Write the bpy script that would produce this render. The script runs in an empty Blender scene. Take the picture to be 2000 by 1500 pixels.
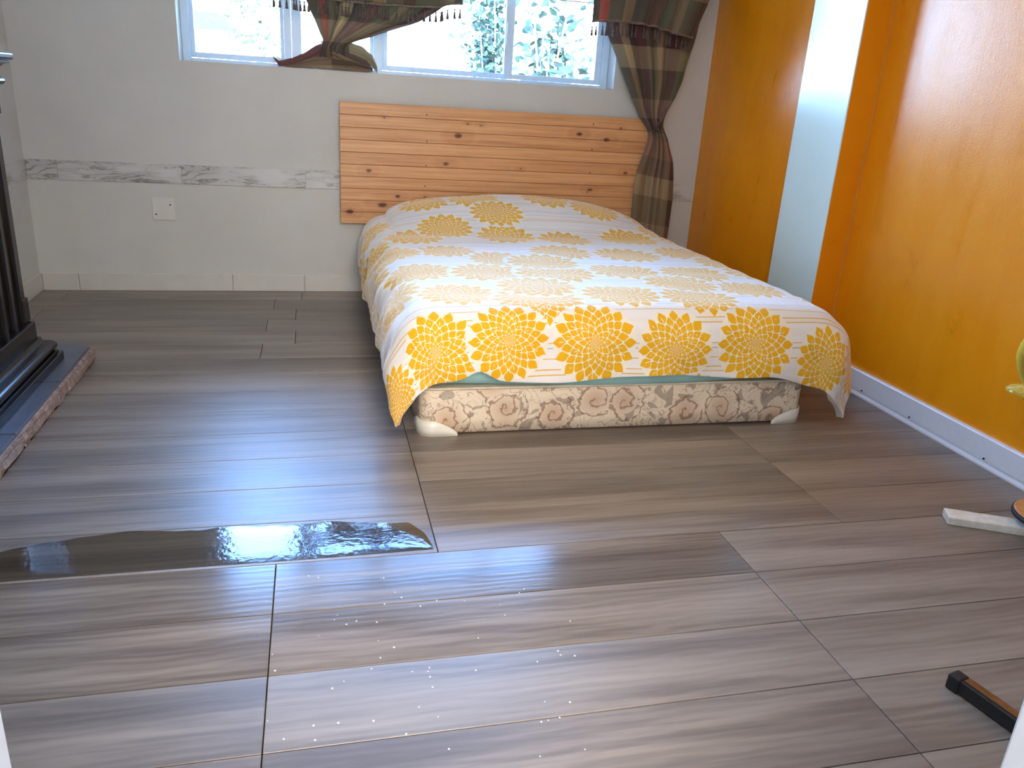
import bpy, bmesh, math, random
from mathutils import Vector, Matrix, noise
random.seed(7)
SC = bpy.context.scene
COL = SC.collection
PI = math.pi

# ------------------------------------------------------------------ camera
cam_d = bpy.data.cameras.new('camera'); cam = bpy.data.objects.new('camera', cam_d); COL.objects.link(cam)
CR = Vector((0.97148779, -0.2293853, 0.05994885)); CU = Vector((0.02283989, 0.34222367, 0.93934089)); CF = Vector((0.2359869, 0.91118897, -0.33770525))
CO = Vector((0, -4.97922, 1.2)); FPX = 1556.7
M = Matrix((CR, CU, -CF)).transposed().to_4x4(); M.translation = CO
cam.matrix_world = M
cam_d.sensor_width = 36; cam_d.lens = FPX / 2000 * 36; cam_d.clip_start = 0.02; cam_d.clip_end = 200
SC.camera = cam
def at(px, py, ax, val):            # point of the room seen at a pixel of the photograph, on the plane axis=val
    d = CR * ((px - 1000) / FPX) + CU * ((750 - py) / FPX) + CF
    return CO + d * ((val - CO[ax]) / d[ax])

# ------------------------------------------------------------------ world, lights, exposure
vs = SC.view_settings
vs.view_transform = 'Standard'; vs.look = 'None'; vs.gamma = 1; vs.use_curve_mapping = False; vs.exposure = 0.6
W = bpy.data.worlds.new('sky'); SC.world = W; W.use_nodes = True
wn = W.node_tree; wn.nodes.clear()
bg = wn.nodes.new('ShaderNodeBackground'); wo = wn.nodes.new('ShaderNodeOutputWorld')
tc = wn.nodes.new('ShaderNodeTexCoord'); sx = wn.nodes.new('ShaderNodeSeparateXYZ'); rp = wn.nodes.new('ShaderNodeValToRGB')
wn.links.new(tc.outputs['Generated'], sx.inputs[0]); wn.links.new(sx.outputs['Z'], rp.inputs[0])
rp.color_ramp.elements[0].position = 0.0; rp.color_ramp.elements[0].color = (0.44, 0.68, 1, 1)
rp.color_ramp.elements[1].position = 0.6; rp.color_ramp.elements[1].color = (0.18, 0.42, 1, 1)
wn.links.new(rp.outputs[0], bg.inputs[0]); bg.inputs[1].default_value = 36.0
wn.links.new(bg.outputs[0], wo.inputs[0])
def light(name, kind, loc, target, power, color, size=None, sy=None):
    d = bpy.data.lights.new(name, kind); o = bpy.data.objects.new(name, d); COL.objects.link(o)
    o.location = loc; o.rotation_euler = (Vector(target) - Vector(loc)).to_track_quat('-Z', 'Y').to_euler()
    d.energy = power; d.color = color
    if kind == 'AREA':
        d.shape = 'RECTANGLE'; d.size = size; d.size_y = sy or size
    return o
sun = light('sun', 'SUN', (0, -6, 12), (2, 6, 0), 22.0, (1, 0.95, 0.86)); sun.data.angle = 0.01
pt = light('window_portal', 'AREA', (0.56, 0.30, 1.85), (0.56, -1, 1.85), 1, (1, 1, 1), 2.7, 1.3)
pt.data.cycles.is_portal = True
# unseen fill lamps, added: under the ceiling (body built below) and in the hall
light('ceiling_fill_light', 'AREA', (0.55, -3.1, 2.52), (0.55, -3.1, 0), 13, (1, 0.93, 0.86), 0.9, 0.9)
light('hall_fill_light', 'AREA', (0.2, -5.9, 1.9), (0.6, -2, 0.5), 88, (1, 0.83, 0.66), 1.1, 1.3)  # added fill, brightens the sides that face the door

# ------------------------------------------------------------------ node helpers
def s2l(c):
    return tuple(((v / 255 + .055) / 1.055) ** 2.4 if v > 10 else v / 255 / 12.92 for v in c) + (1,)
class NT:
    def __init__(s, name, rough=0.5, col=(200, 200, 200), spec=0.5):
        s.m = bpy.data.materials.new(name); s.m.use_nodes = True
        s.t = s.m.node_tree; s.b = s.t.nodes['Principled BSDF']
        s.b.inputs['Base Color'].default_value = s2l(col); s.b.inputs['Roughness'].default_value = rough
        s.b.inputs['Specular IOR Level'].default_value = spec
    def n(s, kind, **kw):
        nd = s.t.nodes.new(kind)
        for k, v in kw.items(): setattr(nd, k, v)
        return nd
    def L(s, a, b): s.t.links.new(a, b)
    def put(s, sock, v):
        if hasattr(v, 'is_output') or isinstance(v, bpy.types.NodeSocket): s.L(v, sock)
        elif v is not None: sock.default_value = v
    def math(s, op, a, b=None, c=None, clamp=False):
        nd = s.n('ShaderNodeMath', operation=op, use_clamp=clamp)
        for i, v in enumerate((a, b, c)):
            if v is not None: s.put(nd.inputs[i], v)
        return nd.outputs[0]
    def vmath(s, op, a, b=None):
        nd = s.n('ShaderNodeVectorMath', operation=op)
        s.put(nd.inputs[0], a)
        if b is not None: s.put(nd.inputs[1], b)
        return nd.outputs['Value'] if op in ('LENGTH', 'DISTANCE', 'DOT_PRODUCT') else nd.outputs[0]
    def mix(s, f, a, b, kind='RGBA', blend='MIX'):
        nd = s.n('ShaderNodeMix', data_type=kind)
        if kind == 'RGBA': nd.blend_type = blend; i, j, o = 6, 7, 2
        elif kind == 'VECTOR': i, j, o = 4, 5, 1
        else: i, j, o = 2, 3, 0
        s.put(nd.inputs[0], f); s.put(nd.inputs[i], a); s.put(nd.inputs[j], b)
        return nd.outputs[o]
    def pos(s): return s.n('ShaderNodeNewGeometry').outputs['Position']
    def objc(s): return s.n('ShaderNodeTexCoord').outputs['Object']
    def uv(s): return s.n('ShaderNodeTexCoord').outputs['UV']
    def rnd(s): return s.n('ShaderNodeObjectInfo').outputs['Random']
    def scale(s, v, sc): return s.vmath('MULTIPLY', v, sc)
    def noise(s, v, sc, det=4, rough=.5, dist=0):
        nd = s.n('ShaderNodeTexNoise'); s.put(nd.inputs['Vector'], v)
        nd.inputs['Scale'].default_value = sc; nd.inputs['Detail'].default_value = det
        nd.inputs['Roughness'].default_value = rough; nd.inputs['Distortion'].default_value = dist
        return nd.outputs[0]
    def ramp(s, f, stops, interp='LINEAR'):
        nd = s.n('ShaderNodeValToRGB'); cr = nd.color_ramp; cr.interpolation = interp
        while len(cr.elements) < len(stops): cr.elements.new(0.5)
        for e, (p, c) in zip(cr.elements, stops):
            e.position = p; e.color = c if len(c) == 4 else s2l(c)
        s.put(nd.inputs[0], f); return nd.outputs[0]
    def col(s, v): s.put(s.b.inputs['Base Color'], v)
    def bump(s, h, strength=.3, dist=.005):
        nd = s.n('ShaderNodeBump'); nd.inputs['Strength'].default_value = strength; nd.inputs['Distance'].default_value = dist
        s.L(h, nd.inputs['Height']); s.L(nd.outputs[0], s.b.inputs['Normal'])
def flat(name, col, rough=.5, metal=0, spec=.5, wear=.06, sc=30):
    m = NT(name, rough, col, spec); m.b.inputs['Metallic'].default_value = metal
    c = s2l(col); nz = m.noise(m.pos(), sc, 3)
    a = tuple(max(0, v * (1 - wear * 2)) for v in c[:3]) + (1,); b = tuple(min(1, v * (1 + wear * 2)) for v in c[:3]) + (1,)
    m.col(m.ramp(nz, [(.3, a), (.7, b)])); return m.m

# paints
def paint(name, col, rough=.55, spec=.4, bump=.15):
    m = NT(name, rough, col, spec); c = s2l(col)
    nz = m.noise(m.pos(), 1.7, 5)
    m.col(m.ramp(nz, [(.3, tuple(v * .93 for v in c[:3]) + (1,)), (.7, tuple(min(1, v * 1.05) for v in c[:3]) + (1,))]))
    m.bump(m.noise(m.pos(), 60, 4, .6), bump, .003); return m.m
M_WALL = paint('wall_paint', (204, 204, 200))
M_CEIL = paint('ceiling_paint', (230, 228, 222), .8)
def orange():
    m = NT('orange_paint', .3, (226, 130, 8), .5)
    p = m.pos(); st = m.noise(m.scale(p, (1, 3.0, .8)), 3.2, 5, .55, .6)
    m.col(m.ramp(st, [(.3, (232, 140, 2)), (.7, (238, 150, 8))]))
    m.put(m.b.inputs['Roughness'], m.math('MULTIPLY_ADD', st, .22, .20))
    m.bump(m.math('ADD', m.noise(m.scale(p, (1, 3, 1)), 14, 5, .6), m.noise(p, 120, 2)), .14, .003); return m.m
M_ORANGE = orange()
def pil_white():
    m = NT('gloss_white_paint', .22, (206, 224, 220), .6)
    p = m.pos(); m.bump(m.noise(m.scale(p, (1, 2.5, 1)), 18, 5, .6), .22, .004); return m.m
M_PIL = pil_white()
M_SKIRTTILE = flat('skirting_tile_glaze', (205, 204, 198), .35, wear=.02, sc=6)
M_PVC = flat('white_trunking_plastic', (222, 224, 232), .35, wear=.01)
M_FRAME = flat('white_window_aluminium', (206, 230, 248), .35, wear=.01)
M_JAMB = flat('white_gloss_frame_paint', (170, 175, 184), .4, wear=.02, sc=5)
M_DARK = flat('dark_gap', (26, 24, 23), .9)
M_SCREW = flat('dark_screw_metal', (40, 38, 36), .4, metal=.6)

def floor_mat(name='grey_oak_floor', r0=.31, sp=.75):
    m = NT(name, .24, (120, 108, 96), sp)
    p = m.pos(); r = m.rnd()
    off = m.n('ShaderNodeCombineXYZ'); m.put(off.inputs[0], m.math('MULTIPLY', r, 37.0)); m.put(off.inputs[1], m.math('MULTIPLY', r, 11.0))
    q = m.vmath('ADD', p, off.outputs[0])
    a = m.noise(m.scale(q, (.5, 6.0, 1)), 1.6, 5, .5, .6)
    b = m.noise(m.scale(q, (1.2, 40, 1)), 2.0, 4, .6, .2)
    # cathedral grain
    wv = m.n('ShaderNodeTexWave', wave_type='BANDS', bands_direction='Y'); m.put(wv.inputs[0], m.scale(q, (.5, 2.2, 1)))
    wv.inputs['Scale'].default_value = 6; wv.inputs['Distortion'].default_value = 9; wv.inputs['Detail'].default_value = 3; wv.inputs['Detail Scale'].default_value = 1.1
    f = m.math('ADD', m.math('MULTIPLY', a, .95), m.math('MULTIPLY_ADD', b, .30, -.15))
    f = m.math('ADD', f, m.math('MULTIPLY_ADD', wv.outputs['Fac'], .07, -.035))
    f = m.math('ADD', f, m.math('MULTIPLY_ADD', r, .12, -.06))
    m.col(m.ramp(f, [(.22, (92, 83, 77)), (.40, (112, 102, 94)), (.52, (130, 119, 109)), (.66, (144, 132, 121)), (.85, (156, 144, 132))]))
    m.put(m.b.inputs['Roughness'], m.math('MULTIPLY_ADD', a, .14, r0))
    m.bump(m.math('ADD', m.math('MULTIPLY', b, 1.0), m.math('MULTIPLY', wv.outputs['Fac'], .4)), .10, .0015)
    return m.m
M_FLOOR = floor_mat(); M_DAMP = floor_mat('damp_grey_oak_floor', .11, .2)

def stone_band():
    m = NT('marble_look_strip', .35, (205, 205, 202), .5)
    p = m.uv()
    a = m.noise(m.scale(p, (2.2, 11, 1)), 1.6, 8, .62, 1.0)
    ridge = m.math('ABSOLUTE', m.math('SUBTRACT', a, .5))
    msk = m.noise(m.scale(p, (1.5, 5, 1)), 2.2, 2)
    base = m.ramp(msk, [(.35, (206, 207, 205)), (.65, (184, 185, 182))])
    line = m.math('MULTIPLY', m.math('SUBTRACT', 1, m.math('MULTIPLY', ridge, 26, clamp=True)), m.math('MULTIPLY', m.math('SUBTRACT', msk, .36), 6, clamp=True))
    m.col(m.mix(m.math('MULTIPLY', line, .85), base, s2l((104, 98, 90)))); return m.m
M_BAND = stone_band()

def pine():
    m = NT('varnished_pine', .38, (205, 145, 90), .45)
    p = m.pos(); r = m.rnd()
    off = m.n('ShaderNodeCombineXYZ'); m.put(off.inputs[0], m.math('MULTIPLY', r, 23.0)); m.put(off.inputs[2], m.math('MULTIPLY', r, 9.0))
    q = m.vmath('ADD', p, off.outputs[0])
    # knots at their places
    KN = [(.845, .966, .017, .8), (.775, .80, .016, .55), (.317, .744, .012, .8), (1.60, 1.012, .014, .7), (1.783, .987, .014, .8), (.40, .546, .019, .8), (.205, .501, .014, 1),
          (.49, .60, .010, .9), (.406, 1.045, .008, .5), (1.24, .79, .008, .5), (.655, .60, .009, .4), (1.70, .68, .011, .9), (1.93, .79, .014, .5), (.90, 1.035, .008, .4), (1.87, 1.06, .009, .5), (.98, 1.03, .01, .4)]
    sx_ = m.n('ShaderNodeSeparateXYZ'); m.L(p, sx_.inputs[0])
    c2 = m.n('ShaderNodeCombineXYZ'); m.L(sx_.outputs[0], c2.inputs[0]); m.L(sx_.outputs[2], c2.inputs[1])
    wob = m.noise(p, 30, 2); kn = None; warp = None
    for (x, z, rr, s) in KN:
        d = m.vmath('LENGTH', m.scale(m.vmath('SUBTRACT', c2.outputs[0], (x, z, 0)), (.6, 1, 0)))
        d = m.math('ADD', d, m.math('MULTIPLY_ADD', wob, .010, -.005))
        k = m.math('MULTIPLY', m.math('SUBTRACT', 1, m.math('DIVIDE', d, rr), clamp=True), s * 2.2)
        kn = k if kn is None else m.math('MAXIMUM', kn, k)
        w = m.math('MULTIPLY', m.math('SUBTRACT', 1, m.math('DIVIDE', d, rr * 5), clamp=True), s)
        warp = w if warp is None else m.math('MAXIMUM', warp, w)
    g = m.noise(m.scale(q, (.8, 1, 26)), 2.2, 5, .6, .4)
    g = m.math('ADD', g, m.math('MULTIPLY', m.math('SINE', m.math('MULTIPLY', warp, 14)), .03))
    c = m.ramp(m.math('ADD', g, m.math('MULTIPLY_ADD', r, .12, -.06)), [(.25, (184, 124, 78)), (.45, (208, 152, 102)), (.6, (220, 166, 114)), (.8, (228, 178, 126))])
    c = m.mix(m.math('MULTIPLY', m.math('MULTIPLY', warp, warp), .7), c, s2l((170, 104, 66)))
    c = m.mix(m.math('MINIMUM', kn, .92), c, s2l((84, 40, 26)))
    m.col(c); m.bump(g, .06, .002); return m.m
M_PINE = pine()

def curtain_mat():
    m = NT('plaid_curtain_cloth', .75, (110, 80, 70), .2)
    s_ = m.n('ShaderNodeSeparateXYZ'); m.L(m.uv(), s_.inputs[0])
    u = m.math('FRACT', s_.outputs[0]); v = m.math('FRACT', m.math('MULTIPLY', s_.outputs[1], 1 / .78))
    cw = [(0, (92, 84, 80)), (.05, (196, 84, 80)), (.11, (112, 98, 82)), (.20, (184, 160, 126)), (.28, (90, 78, 84)), (.36, (134, 84, 86)), (.45, (126, 124, 102)), (.54, (192, 166, 130)),
          (.62, (128, 120, 98)), (.70, (108, 58, 66)), (.79, (112, 120, 96)), (.9, (160, 146, 116))]
    cv = [(0, (188, 162, 136)), (.14, (122, 108, 96)), (.32, (176, 122, 110)), (.47, (112, 82, 84)), (.62, (202, 182, 146)), (.78, (124, 118, 96))]
    c = m.mix(.46, m.ramp(u, cw, 'CONSTANT'), m.ramp(v, cv, 'CONSTANT'))
    th = m.noise(m.scale(m.uv(), (260, 260, 1)), 1, 2)
    c = m.mix(m.math('MULTIPLY', th, .2), c, m.mix(1.0, c, s2l((150, 140, 132)), blend='MULTIPLY'))
    m.col(c); m.b.inputs['Sheen Weight'].default_value = .25
    # thin cloth lets some daylight through
    tr = m.n('ShaderNodeBsdfTranslucent'); m.L(c, tr.inputs[0])
    ms = m.n('ShaderNodeMixShader'); ms.inputs[0].default_value = .42
    m.L(m.b.outputs[0], ms.inputs[1]); m.L(tr.outputs[0], ms.inputs[2])
    m.L(ms.outputs[0], m.t.nodes['Material Output'].inputs[0]); return m.m
M_CURT = curtain_mat()
M_TASSEL = flat('tassel_thread', (92, 78, 74), .85, wear=.2, sc=80)
M_BRAID = flat('braid_thread', (120, 104, 96), .85, wear=.2, sc=120)

# duvet: petals laid out in staggered rings about given flower centres
TOPZ = .495; BX0, BX1, TF, RR = .405, 1.945, 2.20, .13
def duvet_mat():
    m = NT('dahlia_print_cotton', .75, (240, 236, 226), .25)
    P = m.uv()
    top = [(0.62, .30), (0.90, .30), (1.36, .27), (1.62, .40), (1.97, .36), (0.49, .85), (0.68, .69), (1.0, .82), (1.31, .87), (1.70, .81), (0.6, 1.21), (0.84, 1.40), (1.18, 1.22), (1.52, 1.25), (1.86, 1.17),
           (0.42, 1.66), (0.72, 1.70), (1.01, 1.70), (1.35, 1.65), (1.69, 1.66), (2.05, 1.62), (0.52, 2.06), (0.81, 2.16), (1.17, 2.09), (1.48, 2.14), (1.80, 1.98), (2.1, 2.08), (.22, 1.93), (.16, 1.45), (.2, .95), (.24, .5), (2.1, .8), (2.16, 1.25), (1.0, .52), (1.98, .62), (.33, 1.22), (1.02, 1.46), (.86, 1.95), (1.52, 1.88), (2.0, 1.38),
           (.02, 1.2), (.05, .7), (.02, 1.75), (2.3, 1.0), (2.3, 1.6)]
    def ft(z): return TF + RR * PI / 2 + (TOPZ - RR - z)
    front = [(.40, ft(.355), .165), (.665, ft(.39), .155), (.99, ft(.375), .165), (1.31, ft(.345), .155), (1.645, ft(.365), .165), (1.97, ft(.30), .145), (2.2, ft(.40), .13), (.13, ft(.30), .13), (1.42, ft(.12), .13), (.80, ft(.10), .13)]
    fl = [(x, t, .160 + .03 * random.random()) for x, t in top] + front
    loc = (9.0, 9.0, 0.0); rad = 1.0; rot = 0.0
    for (x, t, r_) in fl:
        d = m.vmath('SUBTRACT', P, (x, t, 0)); ln = m.vmath('LENGTH', d)
        inside = m.math('LESS_THAN', ln, r_ * 1.03)
        loc = m.mix(inside, loc, d, 'VECTOR'); rad = m.mix(inside, rad, r_, 'FLOAT')
    s_ = m.n('ShaderNodeSeparateXYZ'); m.L(loc, s_.inputs[0])
    ln = m.math('DIVIDE', m.vmath('LENGTH', loc), rad)                       # 0..1
    th = m.math('DIVIDE', m.math('ARCTAN2', s_.outputs[1], s_.outputs[0]), 2 * PI)
    wob = m.noise(P, 22, 1)
    ln2 = m.math('ADD', ln, m.math('MULTIPLY_ADD', wob, .05, -.025))
    lr = m.math('LOGARITHM', m.math('MAXIMUM', ln2, .02), math.e)
    outer = m.math('GREATER_THAN', ln2, .40)
    N = m.math('MULTIPLY_ADD', outer, 6.0, 10.0); NC = m.math('MULTIPLY', N, .145)
    lr = m.math('ADD', lr, m.math('MULTIPLY', m.math('SUBTRACT', 1, outer), .9163))
    tn = m.math('MULTIPLY', m.math('ADD', th, m.math('MULTIPLY_ADD', wob, .02, -.01)), N); rn = m.math('MULTIPLY', lr, NC)
    p1 = m.math('ADD', tn, rn); p2 = m.math('SUBTRACT', tn, rn)
    f1 = m.math('FRACT', p1); f2 = m.math('FRACT', p2)
    v = m.math('SUBTRACT', f1, f2); u = m.math('SUBTRACT', m.math('ADD', f1, f2), 1.0)
    dia = m.math('SUBTRACT', 1.0, m.math('ABSOLUTE', v))
    ell = m.math('MULTIPLY', m.math('SQRT', m.math('SUBTRACT', 1, m.math('POWER', m.math('ABSOLUTE', m.math('DIVIDE', v, .97)), 2), clamp=True)), .78)
    half = m.math('MINIMUM', dia, ell)
    pet = m.math('GREATER_THAN', m.math('SUBTRACT', half, m.math('ABSOLUTE', u)), .085)
    whole = m.math('LESS_THAN', m.math('SUBTRACT', m.math('FLOOR', p1), m.math('FLOOR', p2)), -.5)
    pet = m.math('MULTIPLY', pet, m.math('MAXIMUM', whole, m.math('SUBTRACT', 1, outer)))
    # cream sliver along the middle of many petals
    sl = m.math('MULTIPLY', m.math('LESS_THAN', m.math('ABSOLUTE', u), .06), m.math('MULTIPLY', m.math('LESS_THAN', v, .12), m.math('GREATER_THAN', m.noise(P, 40, 0), .58)))
    pet = m.math('MULTIPLY', pet, m.math('SUBTRACT', 1, sl))
    pet = m.math('MULTIPLY', pet, m.math('LESS_THAN', ln, 1.5))
    st_ = m.n('ShaderNodeSeparateXYZ'); m.L(P, st_.inputs[0]); tt = m.math('FRACT', m.math('DIVIDE', m.math('ADD', st_.outputs[1], .035), .19))
    def band(c, w): return m.math('LESS_THAN', m.math('ABSOLUTE', m.math('SUBTRACT', tt, c)), w)
    br = m.math('GREATER_THAN', m.noise(m.scale(P, (1.2, 9, 1)), 1, 0), .38)
    ys = m.math('MULTIPLY', m.math('MAXIMUM', band(.30, .013), band(.40, .013)), br); ys2 = m.math('MAXIMUM', band(.80, .010), band(.10, .01))
    gs = band(.90, .013)
    c = m.mix(m.math('MULTIPLY', m.math('ADD', band(.35, .05), band(.6, .08), clamp=True), .35), s2l((228, 226, 224)), s2l((224, 216, 204)))
    c = m.mix(m.math('MULTIPLY', gs, .6), c, s2l((160, 152, 152)))
    c = m.mix(m.math('MULTIPLY', m.math('MAXIMUM', ys, ys2), .85), c, s2l((222, 170, 50)))
    inside = m.math('LESS_THAN', ln, .97)
    c = m.mix(inside, c, s2l((234, 226, 210)))
    c = m.mix(pet, c, s2l((228, 172, 16)))
    m.col(c); m.b.inputs['Sheen Weight'].default_value = .5; m.b.inputs['Sheen Roughness'].default_value = .4
    m.bump(m.noise(m.scale(P, (1, 2.2, 1)), 16, 5, .6), .30, .010); return m.m
M_DUVET = duvet_mat()
M_SHEET = flat('pale_teal_sheet', (160, 206, 204), .8, wear=.04, sc=12)

def base_fabric():
    m = NT('floral_ticking', .6, (205, 188, 165), .4)
    p = m.uv(); w = m.noise(p, 6, 2)
    q = m.vmath('ADD', p, m.scale(m.n('ShaderNodeTexNoise').outputs['Color'], (0, 0, 0)))
    big = m.noise(p, 5.5, 1, .4, 0.4)
    sp = m.n('ShaderNodeTexWave', wave_type='RINGS', rings_direction='SPHERICAL')
    vo = m.n('ShaderNodeTexVoronoi', feature='F1', voronoi_dimensions='2D'); m.put(vo.inputs['Vector'], p); vo.inputs['Scale'].default_value = 5.2; vo.inputs['Randomness'].default_value = .65
    loc = m.vmath('SUBTRACT', m.scale(p, (5.2, 5.2, 0)), m.scale(vo.outputs['Position'], (5.2, 5.2, 0)))
    sp_ = m.n('ShaderNodeSeparateXYZ'); m.L(loc, sp_.inputs[0])
    ang = m.math('ARCTAN2', sp_.outputs[1], sp_.outputs[0])
    d = vo.outputs['Distance']
    # rose: wavy curled rings
    w2 = m.noise(p, 16, 3, .6)
    ring = m.math('SINE', m.math('ADD', m.math('SUBTRACT', m.math('MULTIPLY', d, 26), ang), m.math('ADD', m.math('MULTIPLY', w2, 12), m.math('MULTIPLY', w, 6))))
    line = m.math('MULTIPLY', m.math('GREATER_THAN', ring, .82), m.math('LESS_THAN', d, .46))
    rose = m.math('SUBTRACT', 1, m.math('MULTIPLY', d, 2.4), clamp=True)
    # scrolling leaves
    lf = m.noise(m.vmath('ADD', p, (3.3, 1.7, 0)), 15, 3, .5, 1.6); rl = m.math('ABSOLUTE', m.math('SUBTRACT', lf, .5))
    ln = m.math('MULTIPLY', m.math('LESS_THAN', rl, .018), m.math('GREATER_THAN', d, .30))
    leaf = m.math('MULTIPLY', m.math('GREATER_THAN', m.noise(m.vmath('ADD', p, (8, 2, 0)), 13, 1, .4, 1.2), .61), m.math('GREATER_THAN', d, .28))
    c = m.mix(m.math('MULTIPLY', big, .5), s2l((236, 222, 196)), s2l((220, 202, 182)))
    c = m.mix(m.math('MULTIPLY', rose, .8), c, s2l((196, 158, 128)))
    c = m.mix(m.math('MULTIPLY', leaf, .62), c, s2l((136, 124, 110)))
    c = m.mix(m.math('MULTIPLY', ln, .55), c, s2l((140, 112, 98)))
    c = m.mix(m.math('MULTIPLY', line, .7), c, s2l((138, 104, 88)))
    m.col(c); m.bump(m.noise(p, 90, 2), .1, .002); return m.m
M_TICK = base_fabric()
M_CORNER = flat('white_corner_plastic', (226, 224, 214), .35, wear=.02)
M_BLACK = flat('gloss_black_lacquer', (15, 13, 15), .24, spec=.4, wear=.1)
M_IRON = flat('black_cast_iron', (24, 24, 25), .5, wear=.2)
M_SLATE = flat('blue_grey_hearth_tile', (84, 92, 110), .28, wear=.08, sc=9)
def stone():
    m = NT('split_stone_edge', .85, (150, 130, 124), .3)
    p = m.scale(m.pos(), (1, 1, .35)); a = m.noise(p, 45, 6, .7); b = m.rnd()
    c = m.ramp(a, [(.3, (112, 92, 88)), (.5, (168, 142, 132)), (.7, (205, 190, 180))])
    m.col(m.mix(m.math('MULTIPLY', b, .45), c, s2l((134, 140, 140)))); m.bump(a, .9, .02); return m.m
M_STONE = stone()
M_BRASS = flat('table_brown_wood', (196, 138, 82), .25, wear=.05)
M_WHITEW = flat('worn_white_paint', (226, 222, 210), .5, wear=.06, sc=40)
M_RUBBER = flat('matt_black_rubber', (22, 22, 24), .6, wear=.2, sc=80)
M_BROWN = flat('worn_brown_edge', (112, 70, 36), .4, wear=.15, sc=60)
def thin_glass(name, tint, ior=1.5, rough=0.0, bumpy=False):
    m = bpy.data.materials.new(name); m.use_nodes = True; t = m.node_tree; t.nodes.clear()
    o = t.nodes.new('ShaderNodeOutputMaterial'); tr = t.nodes.new('ShaderNodeBsdfTransparent'); gl = t.nodes.new('ShaderNodeBsdfGlossy')
    fr = t.nodes.new('ShaderNodeFresnel'); ms = t.nodes.new('ShaderNodeMixShader')
    tr.inputs[0].default_value = tint; gl.inputs['Roughness'].default_value = rough; fr.inputs[0].default_value = ior
    if bumpy:
        nz = t.nodes.new('ShaderNodeTexNoise'); g = t.nodes.new('ShaderNodeNewGeometry'); bp = t.nodes.new('ShaderNodeBump')
        nz.inputs['Scale'].default_value = 55; nz.inputs['Detail'].default_value = 3
        t.links.new(g.outputs['Position'], nz.inputs[0]); t.links.new(nz.outputs[0], bp.inputs['Height'])
        bp.inputs['Strength'].default_value = .25; bp.inputs['Distance'].default_value = .002
        t.links.new(bp.outputs[0], gl.inputs['Normal'])
    t.links.new(fr.outputs[0], ms.inputs[0]); t.links.new(tr.outputs[0], ms.inputs[1]); t.links.new(gl.outputs[0], ms.inputs[2]); t.links.new(ms.outputs[0], o.inputs[0])
    return m
M_PANE = thin_glass('window_glass', (.96, .99, .98, 1))
M_WATER = thin_glass('water_film', (.93, .95, .96, 1), 1.6, .09, True)
M_YGLASS = thin_glass('yellow_vase_glass', (1, .92, .55, 1), 1.5, .1)
_t = M_YGLASS.node_tree; _o = _t.nodes['Material Output']; _ms0 = _o.inputs[0].links[0].from_node
_d = _t.nodes.new('ShaderNodeBsdfPrincipled'); _d.inputs['Base Color'].default_value = s2l((255, 228, 96)); _d.inputs['Roughness'].default_value = .2
_lw = _t.nodes.new('ShaderNodeLayerWeight'); _lw.inputs[0].default_value = .35; _m2 = _t.nodes.new('ShaderNodeMixShader')
_t.links.new(_lw.outputs['Facing'], _m2.inputs[0]); _t.links.new(_ms0.outputs[0], _m2.inputs[1]); _t.links.new(_d.outputs[0], _m2.inputs[2]); _t.links.new(_m2.outputs[0], _o.inputs[0])

# ------------------------------------------------------------------ object helpers
ORG = {}
def finish(o, parent, kind=None):
    org = Vector((0, 0, 0))
    if parent is not None:
        org = ORG[parent.name]; o.parent = parent
    ORG[o.name] = org
    if kind: o['kind'] = kind
    return o
def obj(name, bm, mats, parent=None, smooth=False, kind=None, mods=None):
    me = bpy.data.meshes.new(name)
    if parent is not None:
        bmesh.ops.translate(bm, verts=bm.verts, vec=-ORG[parent.name])
    bm.normal_update(); bm.to_mesh(me); bm.free()
    for mt in (mats if isinstance(mats, (list, tuple)) else [mats]): me.materials.append(mt)
    if smooth:
        for p in me.polygons: p.use_smooth = True
    o = bpy.data.objects.new(name, me); COL.objects.link(o)
    return finish(o, parent, kind)
def thing(name, label, cat, loc=(0, 0, 0), group=None):
    o = bpy.data.objects.new(name, None); COL.objects.link(o); o.location = loc; o.empty_display_size = .1
    ORG[o.name] = Vector(loc); o['label'] = label; o['category'] = cat
    if group: o['group'] = group
    return o
def tag(o, label, cat, group=None):
    o['label'] = label; o['category'] = cat
    if group: o['group'] = group
    return o
def box(bm, x0, x1, y0, y1, z0, z1, bev=0, mi=0, seg=2):
    r = bmesh.ops.create_cube(bm, size=1); vs_ = r['verts']
    for v in vs_:
        v.co = Vector(((x0 + x1) / 2 + v.co.x * (x1 - x0), (y0 + y1) / 2 + v.co.y * (y1 - y0), (z0 + z1) / 2 + v.co.z * (z1 - z0)))
    fs = {f for v in vs_ for f in v.link_faces}
    for f in fs: f.material_index = mi
    if bev:
        es = list({e for v in vs_ for e in v.link_edges})
        bmesh.ops.bevel(bm, geom=es, offset=bev, segments=seg, profile=.5, affect='EDGES')
    return bm
def B(*a, **k): return box(bmesh.new(), *a, **k)
def tube(bm, pts, rad, n=10, cap=True):
    rings = []; pts = [Vector(p) for p in pts]
    for i, p in enumerate(pts):
        t = (pts[min(i + 1, len(pts) - 1)] - pts[max(i - 1, 0)]).normalized()
        a = t.cross(Vector((0, 0, 1)));  a = a.normalized() if a.length > 1e-4 else Vector((1, 0, 0)); b = t.cross(a)
        r = rad[i] if isinstance(rad, (list, tuple)) else rad
        rings.append([bm.verts.new(p + a * r * math.cos(2 * PI * k / n) + b * r * math.sin(2 * PI * k / n)) for k in range(n)])
    for i in range(len(rings) - 1):
        for k in range(n): bm.faces.new((rings[i][k], rings[i][(k + 1) % n], rings[i + 1][(k + 1) % n], rings[i + 1][k]))
    if cap: bm.faces.new(rings[0][::-1]); bm.faces.new(rings[-1])
    return bm
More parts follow.
